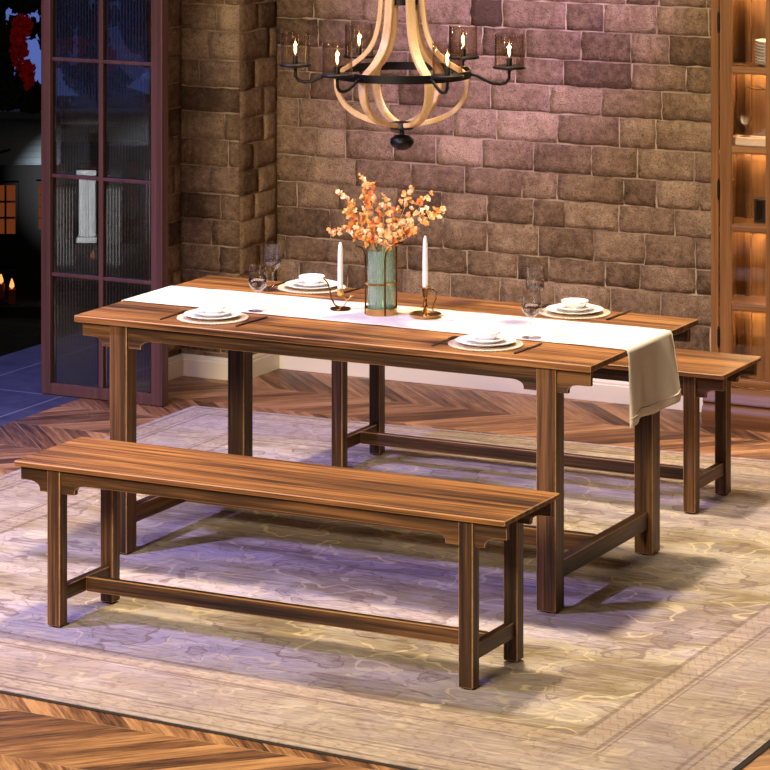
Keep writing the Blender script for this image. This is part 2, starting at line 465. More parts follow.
def skirting(name, pts):
    """stepped white skirting along a run of (x,y) points; profile (out, z)"""
    prof = [(0, 0), (.016, 0), (.016, .066), (.012, .070), (.012, .078), (.006, .086), (0, .088)]
    m = MB(); bm = m.bm
    P = [Vector((*p, 0)) for p in pts]
    N = len(P); rings = []
    for i in range(N):
        d1 = (P[i] - P[i-1]).normalized() if i else (P[1] - P[0]).normalized()
        d2 = (P[i+1] - P[i]).normalized() if i < N-1 else d1
        n1 = Vector((d1.y, -d1.x, 0)); n2 = Vector((d2.y, -d2.x, 0))
        b = (n1 + n2); b = b / max(.3, b.dot(n1))
        rings.append([bm.verts.new(P[i] + b * o + Vector((0, 0, z))) for o, z in prof])
    K = len(prof)
    for i in range(N - 1):
        for k in range(K):
            bm.faces.new((rings[i][k], rings[i+1][k], rings[i+1][(k+1) % K], rings[i][(k+1) % K]))
    bm.faces.new(rings[0]); bm.faces.new(rings[-1][::-1])
    bmesh.ops.recalc_face_normals(bm, faces=bm.faces[:])
    return struct(m.build(name, WHITEP))
F_ = .011
skirting('baseboard_left', [(-2.066+F_, 2.04), (-2.066+F_, 2.19-F_), (-1.79+F_, 2.19-F_), (-1.79+F_, 2.50-F_)])
skirting('baseboard_back', [(-1.79+F_+.017, 2.50-F_), (.236, 2.50-F_)])

# ------------------------------------------------------------------ door leaf with reeded glass
door = thing('door_1', 'tall narrow reddish wood door leaf with reeded glass panes standing open at the left', 'door', (-2.357, 1.59, 0))
door['kind'] = 'structure'
DW, DT, DH = .562, .05, 2.15
def dbox(x0, x1, z0, z1, name, y0=0, y1=DT, b=.003): return MB().box(x0, x1, y0, y1, z0, z1, b, 2).build(name, DOORW, door)
dbox(0, .043, .003, DH, 'stile'); dbox(.511, DW, .003, DH, 'stile')
dbox(.043, .511, .003, .047, 'bottom_rail'); dbox(.043, .511, DH-.06, DH, 'top_rail')
dbox(.264, .284, .047, DH-.06, 'mullion', .008, DT-.008)
zs = [.479, .871, 1.335, 1.78]
for z in zs:
    MB().box(.043, .264, .010, DT-.010, z-.007, z+.007, .002).build('glazing_bar', DOORW, door)
    MB().box(.284, .511, .010, DT-.010, z-.007, z+.007, .002).build('glazing_bar', DOORW, door)
def reeded():
    m = NT('reeded_glass')
    tr = m.n('ShaderNodeBsdfTransparent'); m.put(tr.inputs[0], (.64, .62, .63))
    rf = m.n('ShaderNodeBsdfRefraction'); m.put(rf.inputs['Color'], (.62, .60, .61)); rf.inputs['IOR'].default_value = 1.06
    gl = m.n('ShaderNodeBsdfGlossy'); m.put(gl.inputs['Color'], (.8, .8, .8)); m.put(gl.inputs['Roughness'], .12)
    m1 = m.n('ShaderNodeMixShader'); m1.inputs[0].default_value = .35
    m.t.links.new(tr.outputs[0], m1.inputs[1]); m.t.links.new(rf.outputs[0], m1.inputs[2])
    m2 = m.n('ShaderNodeMixShader'); m2.inputs[0].default_value = .07
    m.t.links.new(m1.outputs[0], m2.inputs[1]); m.t.links.new(gl.outputs[0], m2.inputs[2])
    m.t.links.new(m2.outputs[0], m.out.inputs[0]); return m.m
REED = reeded()
edges = [.047] + [v for z in zs for v in (z-.007, z+.007)] + [DH-.06]
for x0, x1 in ((.043, .264), (.284, .511)):
    for i in range(0, len(edges), 2):
        z0, z1 = edges[i], edges[i+1]
        m = MB(); nr = round((x1-x0)/.0138); pts = []
        for r in range(nr):
            for k in range(6):
                t = k/6; pts.append((x0 + (x1-x0)*(r+t)/nr, .022 - .0035*math.sin(PI*t)**.7))
        pts.append((x1, .022)); pts += [(x1, .028), (x0, .028)]
        m.prism(pts, 'z', z0, z1)
        m.build('reeded_pane', REED, door)
for z in (.25, 1.9):
    MB().tube([(DW+.004, .006, z), (DW+.004, .006, z+.07)], .005, 8).build('hinge', BLACK, door)

# ------------------------------------------------------------------ rug
m = MB(); bm = m.bm
pl = [(-1.700, -1.713), (1.770, -1.914), (1.770, 1.870), (-1.700, 1.669)]
RT = .004
def rug_poly(inset, z):
    c = Vector((.035, -.02)); out = []
    for p in pl:
        v = Vector(p); s = Vector((inset if v.x < 0 else -inset, inset if v.y < 0 else -inset)); out.append((v.x+s.x, v.y+s.y, z))
    return out
rug = thing('area_rug', 'large faded lavender and beige patterned rug under the dining set', 'rug', (0, 0, 0))
m = MB(); a = rug_poly(.006, RT); b = rug_poly(.006, .001)
va = [m.bm.verts.new(p) for p in a]; vb = [m.bm.verts.new(p) for p in b]
m.bm.faces.new(va); m.bm.faces.new(vb[::-1])
for i in range(4): m.bm.faces.new((va[i], vb[i], vb[(i+1) % 4], va[(i+1) % 4]))
m.build('pile', RUG, rug)
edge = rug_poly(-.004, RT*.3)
RB = plain('dark_rug_edge_shade', srgb(34, 26, 20), .9)
ep = []
for i in (0, 1):                                 # dark strip stands for the shade on the front and right edges
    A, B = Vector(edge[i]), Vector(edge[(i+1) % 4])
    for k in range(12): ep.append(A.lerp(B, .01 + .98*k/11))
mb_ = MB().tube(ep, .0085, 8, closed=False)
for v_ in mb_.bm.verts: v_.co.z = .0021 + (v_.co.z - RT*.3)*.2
mb_.build('edge_shade', RB, rug)
RZ = RT                                         # things on the rug stand at this height
# ------------------------------------------------------------------ dining table and benches
def scallop(x_leg, x_out, ztop, zup, zlow, flat, r):
    """bracket outline from a leg face out to its end: full depth, concave quarter round, shallow end"""
    s = 1 if x_out > x_leg else -1
    pts = [(x_leg, ztop), (x_leg, zlow), (x_leg + s*flat, zlow)]
    # little step, then a concave arc up to the shallow part
    cx = x_leg + s*(flat + r); n = 7; hz = zup - (zlow + .008)
    pts.append((x_leg + s*flat, zlow + .008))
    for k in range(1, n + 1):
        t = k/n*PI/2
        pts.append((cx - s*r*math.cos(t), zlow + .008 + hz*math.sin(t)))
    if abs(x_out - cx) > 1e-4 and (x_out - cx)*s > 0: pts.append((x_out, zup))
    pts.append((x_out, ztop))
    return pts
def trestle(root, L, Wd, H, tt, lx, ly, lw, ap, br, out_len, st0, st1, stw, top_mat):
    """top, four legs (> foot), long aprons with scalloped brackets, end aprons, end stretchers and the long stretcher"""
    B = .0030
    FZ = .005
    MB().box(-L/2, L/2, -Wd/2, Wd/2, H-tt, H, B, 1, 1).build('top', [top_mat, EDGE], root)
    z1 = H - tt; hw = lw/2
    for sx in (-1, 1):
        for sy in (-1, 1):
            lg = MB().box(-hw, hw, -hw, hw, FZ, z1, B, 1, 1).build('leg', [WL_['z'], EDGE], root, loc=(sx*lx, sy*ly, 0))
            MB().lathe([(0, 0), (hw*.72, 0), (hw*.75, .002), (hw*.75, FZ), (0, FZ)], 20).build('foot', FOOT, lg)
    zl, zu = z1 - br, z1 - ap
    for sy in (-1, 1):
        yo = sy*(ly + hw - .010); yi = yo - sy*.020
        y0, y1 = min(yo, yi), max(yo, yi)
        m = MB()
        fl = br*.62; r = br*.55
        xi = lx - hw
        m.prism([(-xi, z1), (-xi, zl)] + [( -p[0], p[1]) for p in [(xi - fl, zl), (xi - fl, zl + .008)]] +
                [(-(xi - fl - r + r*math.cos(t*PI/12)), zl + .008 + (zu - zl - .008)*math.sin(t*PI/12)) for t in range(1, 7)] +
                [((xi - fl - r + r*math.cos(t*PI/12)), zl + .008 + (zu - zl - .008)*math.sin(t*PI/12)) for t in range(6, 0, -1)] +
                [(xi - fl, zl + .008), (xi - fl, zl), (xi, zl), (xi, z1)], 'y', y0, y1, .0015, 1)
        m.build('apron', [WL_['x'], EDGE], root)
        for s in (-1, 1):
            MB().prism(scallop(s*(lx+hw), s*(lx+hw+out_len), z1, zu, zl, fl*.72, r), 'y', y0, y1, .0015, 1).build('bracket', [WL_['x'], EDGE], root)
    for sx in (-1, 1):
        MB().box(sx*lx-.010, sx*lx+.010, -ly+hw, ly-hw, z1-ap, z1, .0015, 1, 1).build('end_apron', [WL_['y'], EDGE], root)
        MB().box(sx*lx-stw/2, sx*lx+stw/2, -ly+hw, ly-hw, st0, st1, B, 1, 1).build('end_stretcher', [WL_['y'], EDGE], root)
    MB().box(-lx+stw/2, lx-stw/2, -stw*.45, stw*.45, st0, st1, B, 1, 1).build('long_stretcher', [WL_['x'], EDGE], root)

TH = .76 - RZ
table = thing('dining_table', 'long walnut dining table with a cream runner and place settings on it', 'table', (0, 0, RZ))
trestle(table, 1.8078, .8592, TH, .0214, .7498, .3774, .064, .047, .075, .108, .086, .142, .034, W['x'])
bench = thing('dining_bench', 'walnut bench in front of the table, nearest the viewer', 'bench', (.1992, -1.0442, RZ), group='walnut dining benches')
trestle(bench, 1.5972, .3688, .4856-RZ, .016, .6713, .1458, .0443, .043, .072, .098, .072, .116, .026, W['x'])
dup(bench, (.0053, 1.0875, RZ), 0, 'walnut bench behind the table, between it and the stone wall', 'walnut dining benches')

# ------------------------------------------------------------------ table runner
def runner():
    m = MB(); bm = m.bm
    hw = .9039; Z = .76 + .0028
    prof = []                                       # (x, z) along the cloth
    for k in range(8): prof.append((-hw - .006, .60 + .145*k/7))
    for k in range(1, 5): t = k/4*PI/2; prof.append((-hw - .006 + .010*(1-math.cos(t)) , .745 + (Z-.745)*math.sin(t)))
    for k in range(1, 40): prof.append((-hw + .006 + (2*hw - .012)*k/40, Z))
    for k in range(0, 5):
        t = k/4*PI/2; prof.append((hw - .004 + .012*math.sin(t), Z - .014*(1-math.cos(t))))
    nd = 16
    for k in range(1, nd + 1): prof.append((hw + .008, Z - .014 - .200*k/nd))
    NY = 28; rows = []
    for i, (x, z) in enumerate(prof):
        f = (x + hw) / (2*hw)
        ya, yb = -.138 - .026*f, .171 + .020*f
        row = []
        for j in range(NY + 1):
            t = j/NY
            y = ya + (yb - ya)*t; xx, zz = x, z
            if i >= len(prof) - nd:                    # hanging end: loose folds widening downwards
                q = (i - (len(prof) - nd) + 1)/nd
                xx += .010*q**.8*(1 + math.sin(t*9.0 + 1.1)) + .006*q*math.sin(t*17 + .3) + .020*q*(t-.1)
                y += q*(-.030*(1-t)**2 + .036*t)
                zz += -.016*q*(1-t)**1.5 + .004*q*math.sin(t*9)
            elif i < 8:
                q = 1 - i/8; xx -= .006*q*(1 + math.sin(t*8))
            elif abs(x) < hw - .02:
                zz += .0007*math.sin(x*23 + t*5)**2 + (.0012*max(0, math.sin(x*9 + 1))**4 if j in (0, NY) else 0)
            row.append(bm.verts.new((xx, y, zz)))
        rows.append(row)
    for a, b in zip(rows, rows[1:]):
        for j in range(NY): bm.faces.new((a[j], b[j], b[j+1], a[j+1]))
    bmesh.ops.recalc_face_normals(bm, faces=bm.faces[:])
    o = m.build('table_runner', LINEN, smooth=180)
    tag(o, 'cream linen runner lying along the dining table and hanging over its ends', 'table runner')
    s = o.modifiers.new('thickness', 'SOLIDIFY'); s.thickness = .0016; s.offset = 0
    # stitched hem
    n = len(rows)
    return o
run = runner()
def hem(o):
    me = o.data; NY = 29
    n = len(me.vertices)//NY
    m = MB()
    m2 = []
    for (i0) in (n-3,):
        P = [me.vertices[i0*NY + j].co + Vector((.0022, 0, 0)) for j in range(NY)]
        m.tube(P, .0016, 6)
    m.build('hem', LINEN, o, smooth=180)
hem(run)

# ------------------------------------------------------------------ place settings
TZ = .76
def placemat_mesh():
    m = MB()
    m.lathe([(0, 0), (.108, 0), (.110, .0012), (.108, .0030), (0, .0030)], 56)
    for k in range(60):
        t = 2*PI*k/60
        b = bmesh.new(); bmesh.ops.create_icosphere(b, subdivisions=1, radius=.0054)
        bmesh.ops.scale(b, vec=(1, 1, .55), verts=b.verts); m._merge(b, Matrix.Translation((.1115*math.cos(t), .1115*math.sin(t), .003)))
    return m
def plate_prof(r, h, th=.0032, foot=.62):
    return [(0, .003), (r*foot*.85, .003), (r*foot*.9, 0), (r*foot, 0), (r*foot*1.02, .0035), (r*.82, h*.45), (r*.985, h-.001), (r, h), (r*.985, h+.0008), (r*.80, h*.45+th), (r*.62, .0035+th), (0, .003+th)]
def bowl_prof(r, h, th=.003):
    out = [(0, .003), (r*.48, .003), (r*.5, 0), (r*.56, 0), (r*.58, .003)]
    for k in range(1, 8):
        t = k/7; out.append((r*(.58 + .42*math.sin(t*PI/2)), .003 + (h-.003)*t**1.25))
    inn = [(r - .0012, h + .0012)] + [(q - th, z + th*.6) for q, z in out[5:-1][::-1]] + [(r*.5, .003+th), (0, .003+th)]
    return out + inn
SET = [(-.477, -.276, 'at the front left of the table', 'front left'), (-.460, .356, 'at the back left of the table', 'back left'),
       (.490, -.279, 'at the front right of the table', 'front right'), (.516, .334, 'at the back right of the table', 'back right')]
mat0 = tag(placemat_mesh().build('placemat', MAT, smooth=40), 'x', 'placemat', 'round beaded placemats')
pl0 = tag(MB().lathe(plate_prof(.093, .013), 56).build('dinner_plate', PORC, smooth=60), 'x', 'plate', 'white dinner plates')
sp0 = tag(MB().lathe(plate_prof(.063, .014, foot=.55), 48).build('side_plate', PORC, smooth=60), 'x', 'plate', 'white side plates')
bw0 = tag(MB().lathe(bowl_prof(.0445, .024), 44).build('bowl', PORC, smooth=60), 'x', 'bowl', 'small white bowls')
# dark cutlery, along +y
def fork():
    m = MB()
    m.prism([(-.0035, -.085), (.0035, -.085), (.0028, -.01), (.0022, .03), (.0085, .045), (.0085, .058), (-.0085, .058), (-.0085, .045), (-.0022, .03), (-.0028, -.01)], 'z', .0005, .0030, .0006)
    for x in (-.0072, -.0024, .0024, .0072): m.box(x-.0013, x+.0013, .056, .088, .0007, .0026)
    return m
def knife():
    m = MB()
    m.prism([(-.0042, -.092), (.0042, -.092), (.0042, .005), (-.0042, .005)], 'z', .0003, .0042, .001)
    m.prism([(-.0042, .003), (.0048, .003), (.0078, .03), (.0080, .07), (.004, .092), (-.0035, .098), (-.0042, .09)], 'z', .0008, .0026, .0005)
    return m
fk0 = tag(fork().build('fork', CUT), 'x', 'fork', 'dark forks beside the placemats')
kn0 = tag(knife().build('knife', CUT), 'x', 'knife', 'dark knives beside the placemats')
def put(src, i, loc, label, rz=0):
    o = src if i == 0 else src.copy()
    if i: col.objects.link(o)
    o.location = loc; o.rotation_euler.z = rz; o['label'] = label
    return o
for i, (x, y, where, w2) in enumerate(SET):
    back = y > 0
    put(mat0, i, (x, y, TZ + .0004), 'round woven beige placemat ' + where)
    put(pl0, i, (x, y, TZ + .0036), 'white dinner plate on the placemat ' + where)
    put(sp0, i, (x, y, TZ + .0106), 'smaller plate under the bowl ' + where)
    put(bw0, i, (x, y, TZ + .0180), 'small white bowl topping the plate stack ' + where)
    L_, R_ = 'to the left of the ' + w2 + ' placemat', 'to the right of the ' + w2 + ' placemat'
    sgn = 1
    fx, kx = x - .137, x + .142
    put(fk0, i, (fx, y - .012 if not back else y + .02, TZ + .0004), 'slim dark fork ' + L_, .02)
    put(kn0, i, (kx, y + .002 if not back else y + .03, TZ + .0004), 'slim dark knife ' + R_, -.03)

RZT = .7640                                    # top of the runner
# ------------------------------------------------------------------ wine glasses
def goblet(root, bh, rim, belly, stem, mat, wine, wmat, blocky=False):
    t = .0011
    H = stem + bh
    out = [(.0, .0), (.030, 0), (.0305, .0012), (.022, .0032), (.008, .006), (.0042, .012), (.0030, stem*.5), (.0034, stem-.008), (.006, stem-.001)]
    N = 12
    def R(t_):
        if blocky:
            return belly*(1 - (1 - min(1, t_/.22))**2.2)**.5*.98 + .0006 if t_ < .22 else belly + (rim-belly)*(t_-.22)/.78
        s = min(1, t_/.36)
        return belly*math.sin(s*PI/2)**.65 if t_ <= .36 else belly + (rim-belly)*((t_-.36)/.64)**1.3
    bo = [(max(.007, R(k/N)), stem + bh*k/N) for k in range(1, N+1)]
    MB().lathe(out[:8] + [(.0034, stem-.004), (0, stem-.004)], 28).build('stem', mat, root, smooth=60)
    prof = [(.0, stem-.004), (.005, stem-.003)] + bo + [(rim - t, H)] + [(q - t, z + .0004) for q, z in bo[:-1][::-1]] + [(0, stem + .003)]
    MB().lathe(prof, 40).build('glass_bowl', mat, root, smooth=60)
    if wine:
        zt = stem + bh*wine
        wp = [(0, stem + .0042)] + [(q - t - .0008, z + .001) for q, z in bo if z < zt - .003]
        wp += [(R(wine) - t - .0008, zt), (0, zt)]
        MB().lathe(wp, 40).build('wine', wmat, root, smooth=50)
g = thing('wine_glass', 'clear wine glass by the front edge of the runner, left half of the table', 'wine glass', (-.404, -.112, RZT), group='wine glasses')
goblet(g, .086, .0265, .0310, .062, CRYSTAL, .46, WATER)
dup(g, (.572, -.124, RZT), 0, 'clear wine glass by the front edge of the runner, right half of the table', 'wine glasses')
g2 = thing('wine_glass', 'smoky wine glass on the far left of the table, by the back placemat', 'wine glass', (-.558, .262, TZ), group='wine glasses')
goblet(g2, .086, .0265, .0290, .066, SMOKE, .42, REDW)
g3 = thing('wine_glass', 'smoky square-sided wine glass by the back right placemat', 'wine glass', (.391, .299, TZ), group='wine glasses')
goblet(g3, .084, .0295, .0300, .062, SMOKE, .30, REDW, True)

# ------------------------------------------------------------------ candlesticks and candles
RZT = .7640                                    # top of the runner
def arc(c, r, a0, a1, n, ax='x'):
    return [(c[0] + r*math.cos(a0 + (a1-a0)*k/n), c[1], c[2] + r*math.sin(a0 + (a1-a0)*k/n)) for k in range(n+1)]
CAMYAW = .4746
cs = thing('candlestick', 'brass swirl candlestick with a tall curling handle, left of the vase', 'candlestick', (-.177, .028, RZT), CAMYAW)
MB().lathe([(0, 0), (.030, 0), (.034, .004), (.0335, .006), (.027, .0035), (.008, .0045), (.006, .010), (0, .010)], 36).build('dish', DBRASS, cs, smooth=50)
MB().tube([(-.004, 0, .008), (.010, 0, .012), (.019, 0, .022), (.020, 0, .033), (.012, 0, .042), (.0, 0, .046), (-.004, 0, .044)] , .0022, 8).build('swirl', BRASS, cs, smooth=180)
MB().lathe([(0, .044), (.004, .044), (.010, .050), (.0105, .068), (.0095, .068), (.0095, .052), (0, .052)], 28).build('socket', BRASS, cs, smooth=50)
MB().tube([(-.004, 0, .008), (-.018, 0, .016), (-.030, 0, .040), (-.034, 0, .066), (-.042, 0, .088), (-.056, 0, .104)], [.0026, .0026, .0026, .0024, .0022, .0026], 8).build('handle', DBRASS, cs, smooth=180)
MB().tube([(.019, 0, .028), (.034, 0, .042), (.046, 0, .050)], [.002, .002, .0016], 8).build('leaf_curl', BRASS, cs, smooth=180)
cs2 = thing('candlestick', 'brass chamber candlestick with a wide round dish, right of the vase', 'candlestick', (.127, .034, RZT), CAMYAW)
MB().lathe([(0, 0), (.040, 0), (.0475, .004), (.0525, .012), (.0515, .0128), (.046, .0062), (.012, .004), (.009, .010), (0, .010)], 44).build('dish', BRASS, cs2, smooth=50)
MB().lathe([(0, .006), (.0085, .008), (.0055, .016), (.0075, .022), (.0050, .030), (.0095, .036), (.0050, .042), (.0060, .056), (.0040, .062), (.0095, .068), (.0105, .094), (0, .094)], 28).build('column', DBRASS, cs2, smooth=60)
MB().lathe([(.006, .094), (.0175, .0955), (.0180, .0975), (.0100, .0985), (.006, .0985)], 32, closed=True).build('drip_ring', BRASS, cs2, smooth=50)
MB().tube([(.010, 0, .091), (.026, 0, .088), (.038, 0, .078), (.034, 0, .066), (.030, 0, .068)] , .002, 8).build('handle', DBRASS, cs2, smooth=180)
MB().tube([(.036, 0, .062), (.028, 0, .046), (.024, 0, .028), (.028, 0, .010)], .002, 8).build('handle', DBRASS, cs2, smooth=180)
def candle(loc, z0, h, label):
    c = thing('candle', label, 'candle', (loc[0], loc[1], z0), group='white taper candles')
    prof = [(0, 0), (.0092, 0), (.0090, h*.5), (.0078, h*.86), (.0060, h*.94), (.0030, h*.985), (0, h)]
    MB().lathe(prof, 24).build('taper', CANDLE, c, smooth=60)
    MB().tube([(0, 0, h-.002), (.0004, 0, h+.003), (.001, 0, h+.005)], .0007, 6).build('wick', FOOT, c)
candle((-.177, .028), RZT + .0525, .168, 'white taper candle in the swirl candlestick left of the vase')
candle((.127, .034), RZT + .0940, .168, 'white taper candle in the dish candlestick right of the vase')

# ------------------------------------------------------------------ vase and blossom branches
VX, VY = -.027, .024
vase = thing('vase', 'green glass cylinder vase held in a brass cage, centre of the runner', 'vase', (VX, VY, RZT), CAMYAW)
MB().lathe([(0, .008), (.040, .008), (.0430, .012), (.0430, .205), (.0412, .205), (.0412, .015), (0, .013)], 48).build('glass_cylinder', GREEN, vase, smooth=50)
MB().lathe([(0, 0), (.052, 0), (.0525, .002), (.0525, .022), (.0500, .022), (.0490, .006), (0, .006)], 48).build('base_ring', BRASS, vase, smooth=50)
MB().lathe([(.0500, .098), (.0525, .098), (.0525, .104), (.0500, .104)], 48, closed=True).build('hoop', BRASS, vase, smooth=50)
for a in (-75, 15, 105, 195):
    t = math.radians(a); c, s_ = math.cos(t), math.sin(t)
    prof = [(.0515, .002), (.0515, .165), (.0525, .190), (.0570, .206), (.0660, .216), (.0840, .222)]
    pts = [(r*c, r*s_, z) for r, z in prof]
    if a == -75: pts = [(.0515*c, .0515*s_, .002), (.0515*c, .0515*s_, .185), (.0515*c + .003, .0515*s_, .205), (.0515*c + .014, .0515*s_, .222), (.0515*c + .030, .0515*s_, .231), (.0515*c + .058, .0515*s_, .237)]
    if a == 15: pts = [(.0515*c, .0515*s_, .002), (.0515*c, .0515*s_, .208), (.0515*c, .0515*s_, .2180), (.050*c, .050*s_, .2230)]
    MB().tube(pts, [.0030]*(len(pts)-1) + [.0036], 8).build('bar', DBRASS, vase, smooth=180)

PET = [plain('orange_petal', srgb(250, 190, 108), .6, sheen=.2), plain('peach_petal', srgb(255, 224, 168), .6, sheen=.2), plain('deep_orange_petal', srgb(244, 150, 70), .6, sheen=.2)]
PSTEM = plain('pale_twig', srgb(176, 158, 120), .7)
def blossom_mesh(seed, mat):
    rnd = random.Random(seed); bm = bmesh.new()
    for k in range(6):
        t = 2*PI*k/6 + rnd.uniform(-.25, .25); tilt = rnd.uniform(.15, 1.0); L = rnd.uniform(.011, .0165)
        d = Vector((math.cos(t)*math.cos(tilt), math.sin(t)*math.cos(tilt), math.sin(tilt))); s = Vector((-math.sin(t), math.cos(t), 0)); u = d.cross(s)
        rows = []
        for q, w, c in ((0, .10, 0), (.35, .40, .10), (.7, .48, .12), (1.0, .16, -.05)):
            p = d*L*q
            rows.append([bm.verts.new(p - s*w*L + u*0), bm.verts.new(p - u*c*L), bm.verts.new(p + s*w*L)])
        for a, b in zip(rows, rows[1:]):
            for j in range(2):
                f = bm.faces.new((a[j], b[j], b[j+1], a[j+1])); f.smooth = True
    b = bmesh.new(); bmesh.ops.create_icosphere(b, subdivisions=1, radius=.0028)
    me0 = bpy.data.meshes.new('tmp'); b.to_mesh(me0); b.free(); bm.from_mesh(me0); bpy.data.meshes.remove(me0)
    me = bpy.data.meshes.new('blossom'); bm.to_mesh(me); bm.free(); me.materials.append(mat); return me
BL = [blossom_mesh(s, PET[(0, 1, 0, 1, 2)[s % 5]]) for s in range(10)]
RX, RY = Vector((math.cos(CAMYAW), math.sin(CAMYAW), 0)), Vector((-math.sin(CAMYAW), math.cos(CAMYAW), 0))
def branch(tip, n, seed, label, bend=0.0, start=.45, size=1.0, spread=.016):
    """tip = (right, away, height) in metres from the vase foot, as seen from the room's front"""
    rnd = random.Random(seed)
    b = thing('flower_branch', label, 'flowers', (VX, VY, RZT), group='orange blossom branches in the vase')
    end = RX*tip[0] + RY*tip[1] + Vector((0, 0, tip[2]))
    foot = -Vector((end.x, end.y, 0)).normalized()*.022 + Vector((0, 0, .016)) if Vector((end.x, end.y)).length > .01 else Vector((0, 0, .016))
    neck = Vector((end.x, end.y, 0)).normalized()*.020 + Vector((0, 0, .205))
    def P(t):
        if t < .4: return foot.lerp(neck, t/.4)
        q = (t-.4)/.6
        mid = neck.lerp(end, .5) + Vector((0, 0, bend))
        return neck*(1-q)**2 + mid*2*q*(1-q) + end*q*q
    pts = [P(k/16) for k in range(17)]
    MB().tube(pts, [.0020 - .0012*k/16 for k in range(17)], 6).build('stem', PSTEM, b, smooth=180)
    n = int(n*1.45)
    for i in range(n):
        t = start + (1-start)*(i/(n-1))**.85
        p = P(t); k = 1 - .35*(t-start)/(1-start)
        p = p + Vector((rnd.gauss(0, 1), rnd.gauss(0, 1), rnd.gauss(0, .8)))*spread*k*(.35 if i > n-4 else 1)
        o = bpy.data.objects.new('blossom', BL[rnd.randrange(10)]); col.objects.link(o); o.parent = b; o.location = p
        o.rotation_euler = (rnd.uniform(-1.3, 1.3), rnd.uniform(-1.3, 1.3), rnd.uniform(0, 6.28)); s = rnd.uniform(.85, 1.25)*size*(1.05 - .35*(t-start)/(1-start)); o.scale = (s, s, s)
branch((-.062, .03, .440), 22, 1, 'orange blossom branch rising left of centre to the tallest tip')
branch((-.138, -.02, .395), 24, 2, 'orange blossom branch leaning left, second highest on the left side', .02)
branch((-.165, -.03, .262), 20, 3, 'orange blossom branch drooping far left over the swirl candlestick', .05, .5)
branch((-.030, .01, .415), 20, 4, 'orange blossom branch rising near the centre with a pale flower head', 0, .45)
branch((.010, -.03, .385), 14, 5, 'orange blossom branch standing upright just right of centre', 0, .5)
branch((.098, .02, .402), 24, 6, 'orange blossom branch leaning right with a deep orange tip', -.02)
branch((.205, 0, .342), 26, 7, 'orange blossom branch reaching farthest right toward the wall', .015, .48)
branch((.150, -.03, .388), 20, 8, 'orange blossom branch leaning right, between the two other right-hand branches', -.02, .5)
branch((-.055, -.05, .270), 16, 9, 'short orange blossom branch low at the vase mouth, left', .01, .62, 1, .020)
branch((.055, -.05, .290), 16, 10, 'short orange blossom branch low at the vase mouth, right', .01, .62, 1, .020)

# ------------------------------------------------------------------ chandelier
CX, CY = .048, .025
ch = thing('chandelier', 'pale wood stave chandelier with black iron ring and six glass cups', 'chandelier', (CX, CY, 0), CAMYAW - math.radians(6.1))
def rib_profile():
    P = [(.030, 2.10), (.046, 2.02), (.058, 1.92), (.064, 1.82), (.067, 1.76), (.072, 1.71), (.080, 1.67), (.092, 1.637), (.110, 1.610), (.132, 1.588), (.160, 1.567), (.188, 1.552), (.207, 1.535), (.211, 1.51), (.207, 1.48), (.195, 1.452), (.172, 1.425), (.140, 1.404), (.100, 1.389), (.060, 1.380), (.022, 1.376)]
    for _ in range(1):
        Q = [P[0]]
        for a, b in zip(P, P[1:]):
            Q += [(a[0]*.75+b[0]*.25, a[1]*.75+b[1]*.25), (a[0]*.25+b[0]*.75, a[1]*.25+b[1]*.75)]
        P = Q + [P[-1]]
    return P
RP = rib_profile()
def rib_mesh():
    bm = bmesh.new(); rows = []
    n = len(RP)
    for i, (r, z) in enumerate(RP):
        a, b = RP[max(i-1, 0)], RP[min(i+1, n-1)]
        t = Vector((b[0]-a[0], 0, b[1]-a[1])).normalized(); nn = Vector((t.z, 0, -t.x))
        hw = .0145 if z > 1.545 else .0145 - .003*min(1, (1.545-z)/.15); ht = .0075
        p = Vector((r, 0, z))
        rows.append([bm.verts.new(p + Vector((0, sy*hw, 0)) + nn*sn*ht) for sy, sn in ((-1, -1), (1, -1), (1, 1), (-1, 1))])
    for a, b in zip(rows, rows[1:]):
        for k in range(4): bm.faces.new((a[k], b[k], b[(k+1) % 4], a[(k+1) % 4]))
    bm.faces.new(rows[0]); bm.faces.new(rows[-1])
    bmesh.ops.recalc_face_normals(bm, faces=bm.faces[:])
    es = [e for e in bm.edges if len(e.link_faces) == 2 and e.calc_face_angle() > 1.0]
    bmesh.ops.bevel(bm, geom=es, offset=.0018, segments=2, affect='EDGES')
    me = bpy.data.meshes.new('stave'); bm.to_mesh(me); bm.free(); me.materials.append(PALE)
    me.polygons.foreach_set('use_smooth', [True]*len(me.polygons)); me.set_sharp_from_angle(angle=.7); return me
RM = rib_mesh()
for k in range(6):
    o = bpy.data.objects.new('stave', RM); col.objects.link(o); o.parent = ch; o.rotation_euler.z = k*PI/3
MB().lathe([(.2175, 1.529), (.2215, 1.529), (.2215, 1.555), (.2175, 1.555)], 96, closed=True).build('ring', BLACK, ch, smooth=40)
MB().lathe([(.034, 1.762), (.052, 1.762), (.052, 1.806), (.034, 1.806)], 40, closed=True).build('upper_collar', BLACK, ch, smooth=40)
MB().lathe([(0, 1.362), (.036, 1.362), (.040, 1.368), (.036, 1.384), (0, 1.388)], 32).build('lower_plate', BLACK, ch, smooth=40)
MB().lathe([(0, 1.294), (.016, 1.296), (.031, 1.306), (.039, 1.319), (.036, 1.332), (.022, 1.341), (.008, 1.345), (.006, 1.366), (0, 1.366)], 36).build('finial', BLACK, ch, smooth=50)
MB().lathe([(0, 2.085), (.036, 2.085), (.040, 2.092), (.030, 2.115), (.008, 2.125), (0, 2.125)], 32).build('crown_cap', BLACK, ch, smooth=50)
MB().tube([(0, 0, 2.12), (0, 0, 2.96)], .006, 10).build('hanging_rod', BLACK, ch)
MB().lathe([(0, 2.94), (.06, 2.945), (.065, 2.96), (.065, 2.998), (0, 2.998)], 32).build('ceiling_rose', BLACK, ch, smooth=50)
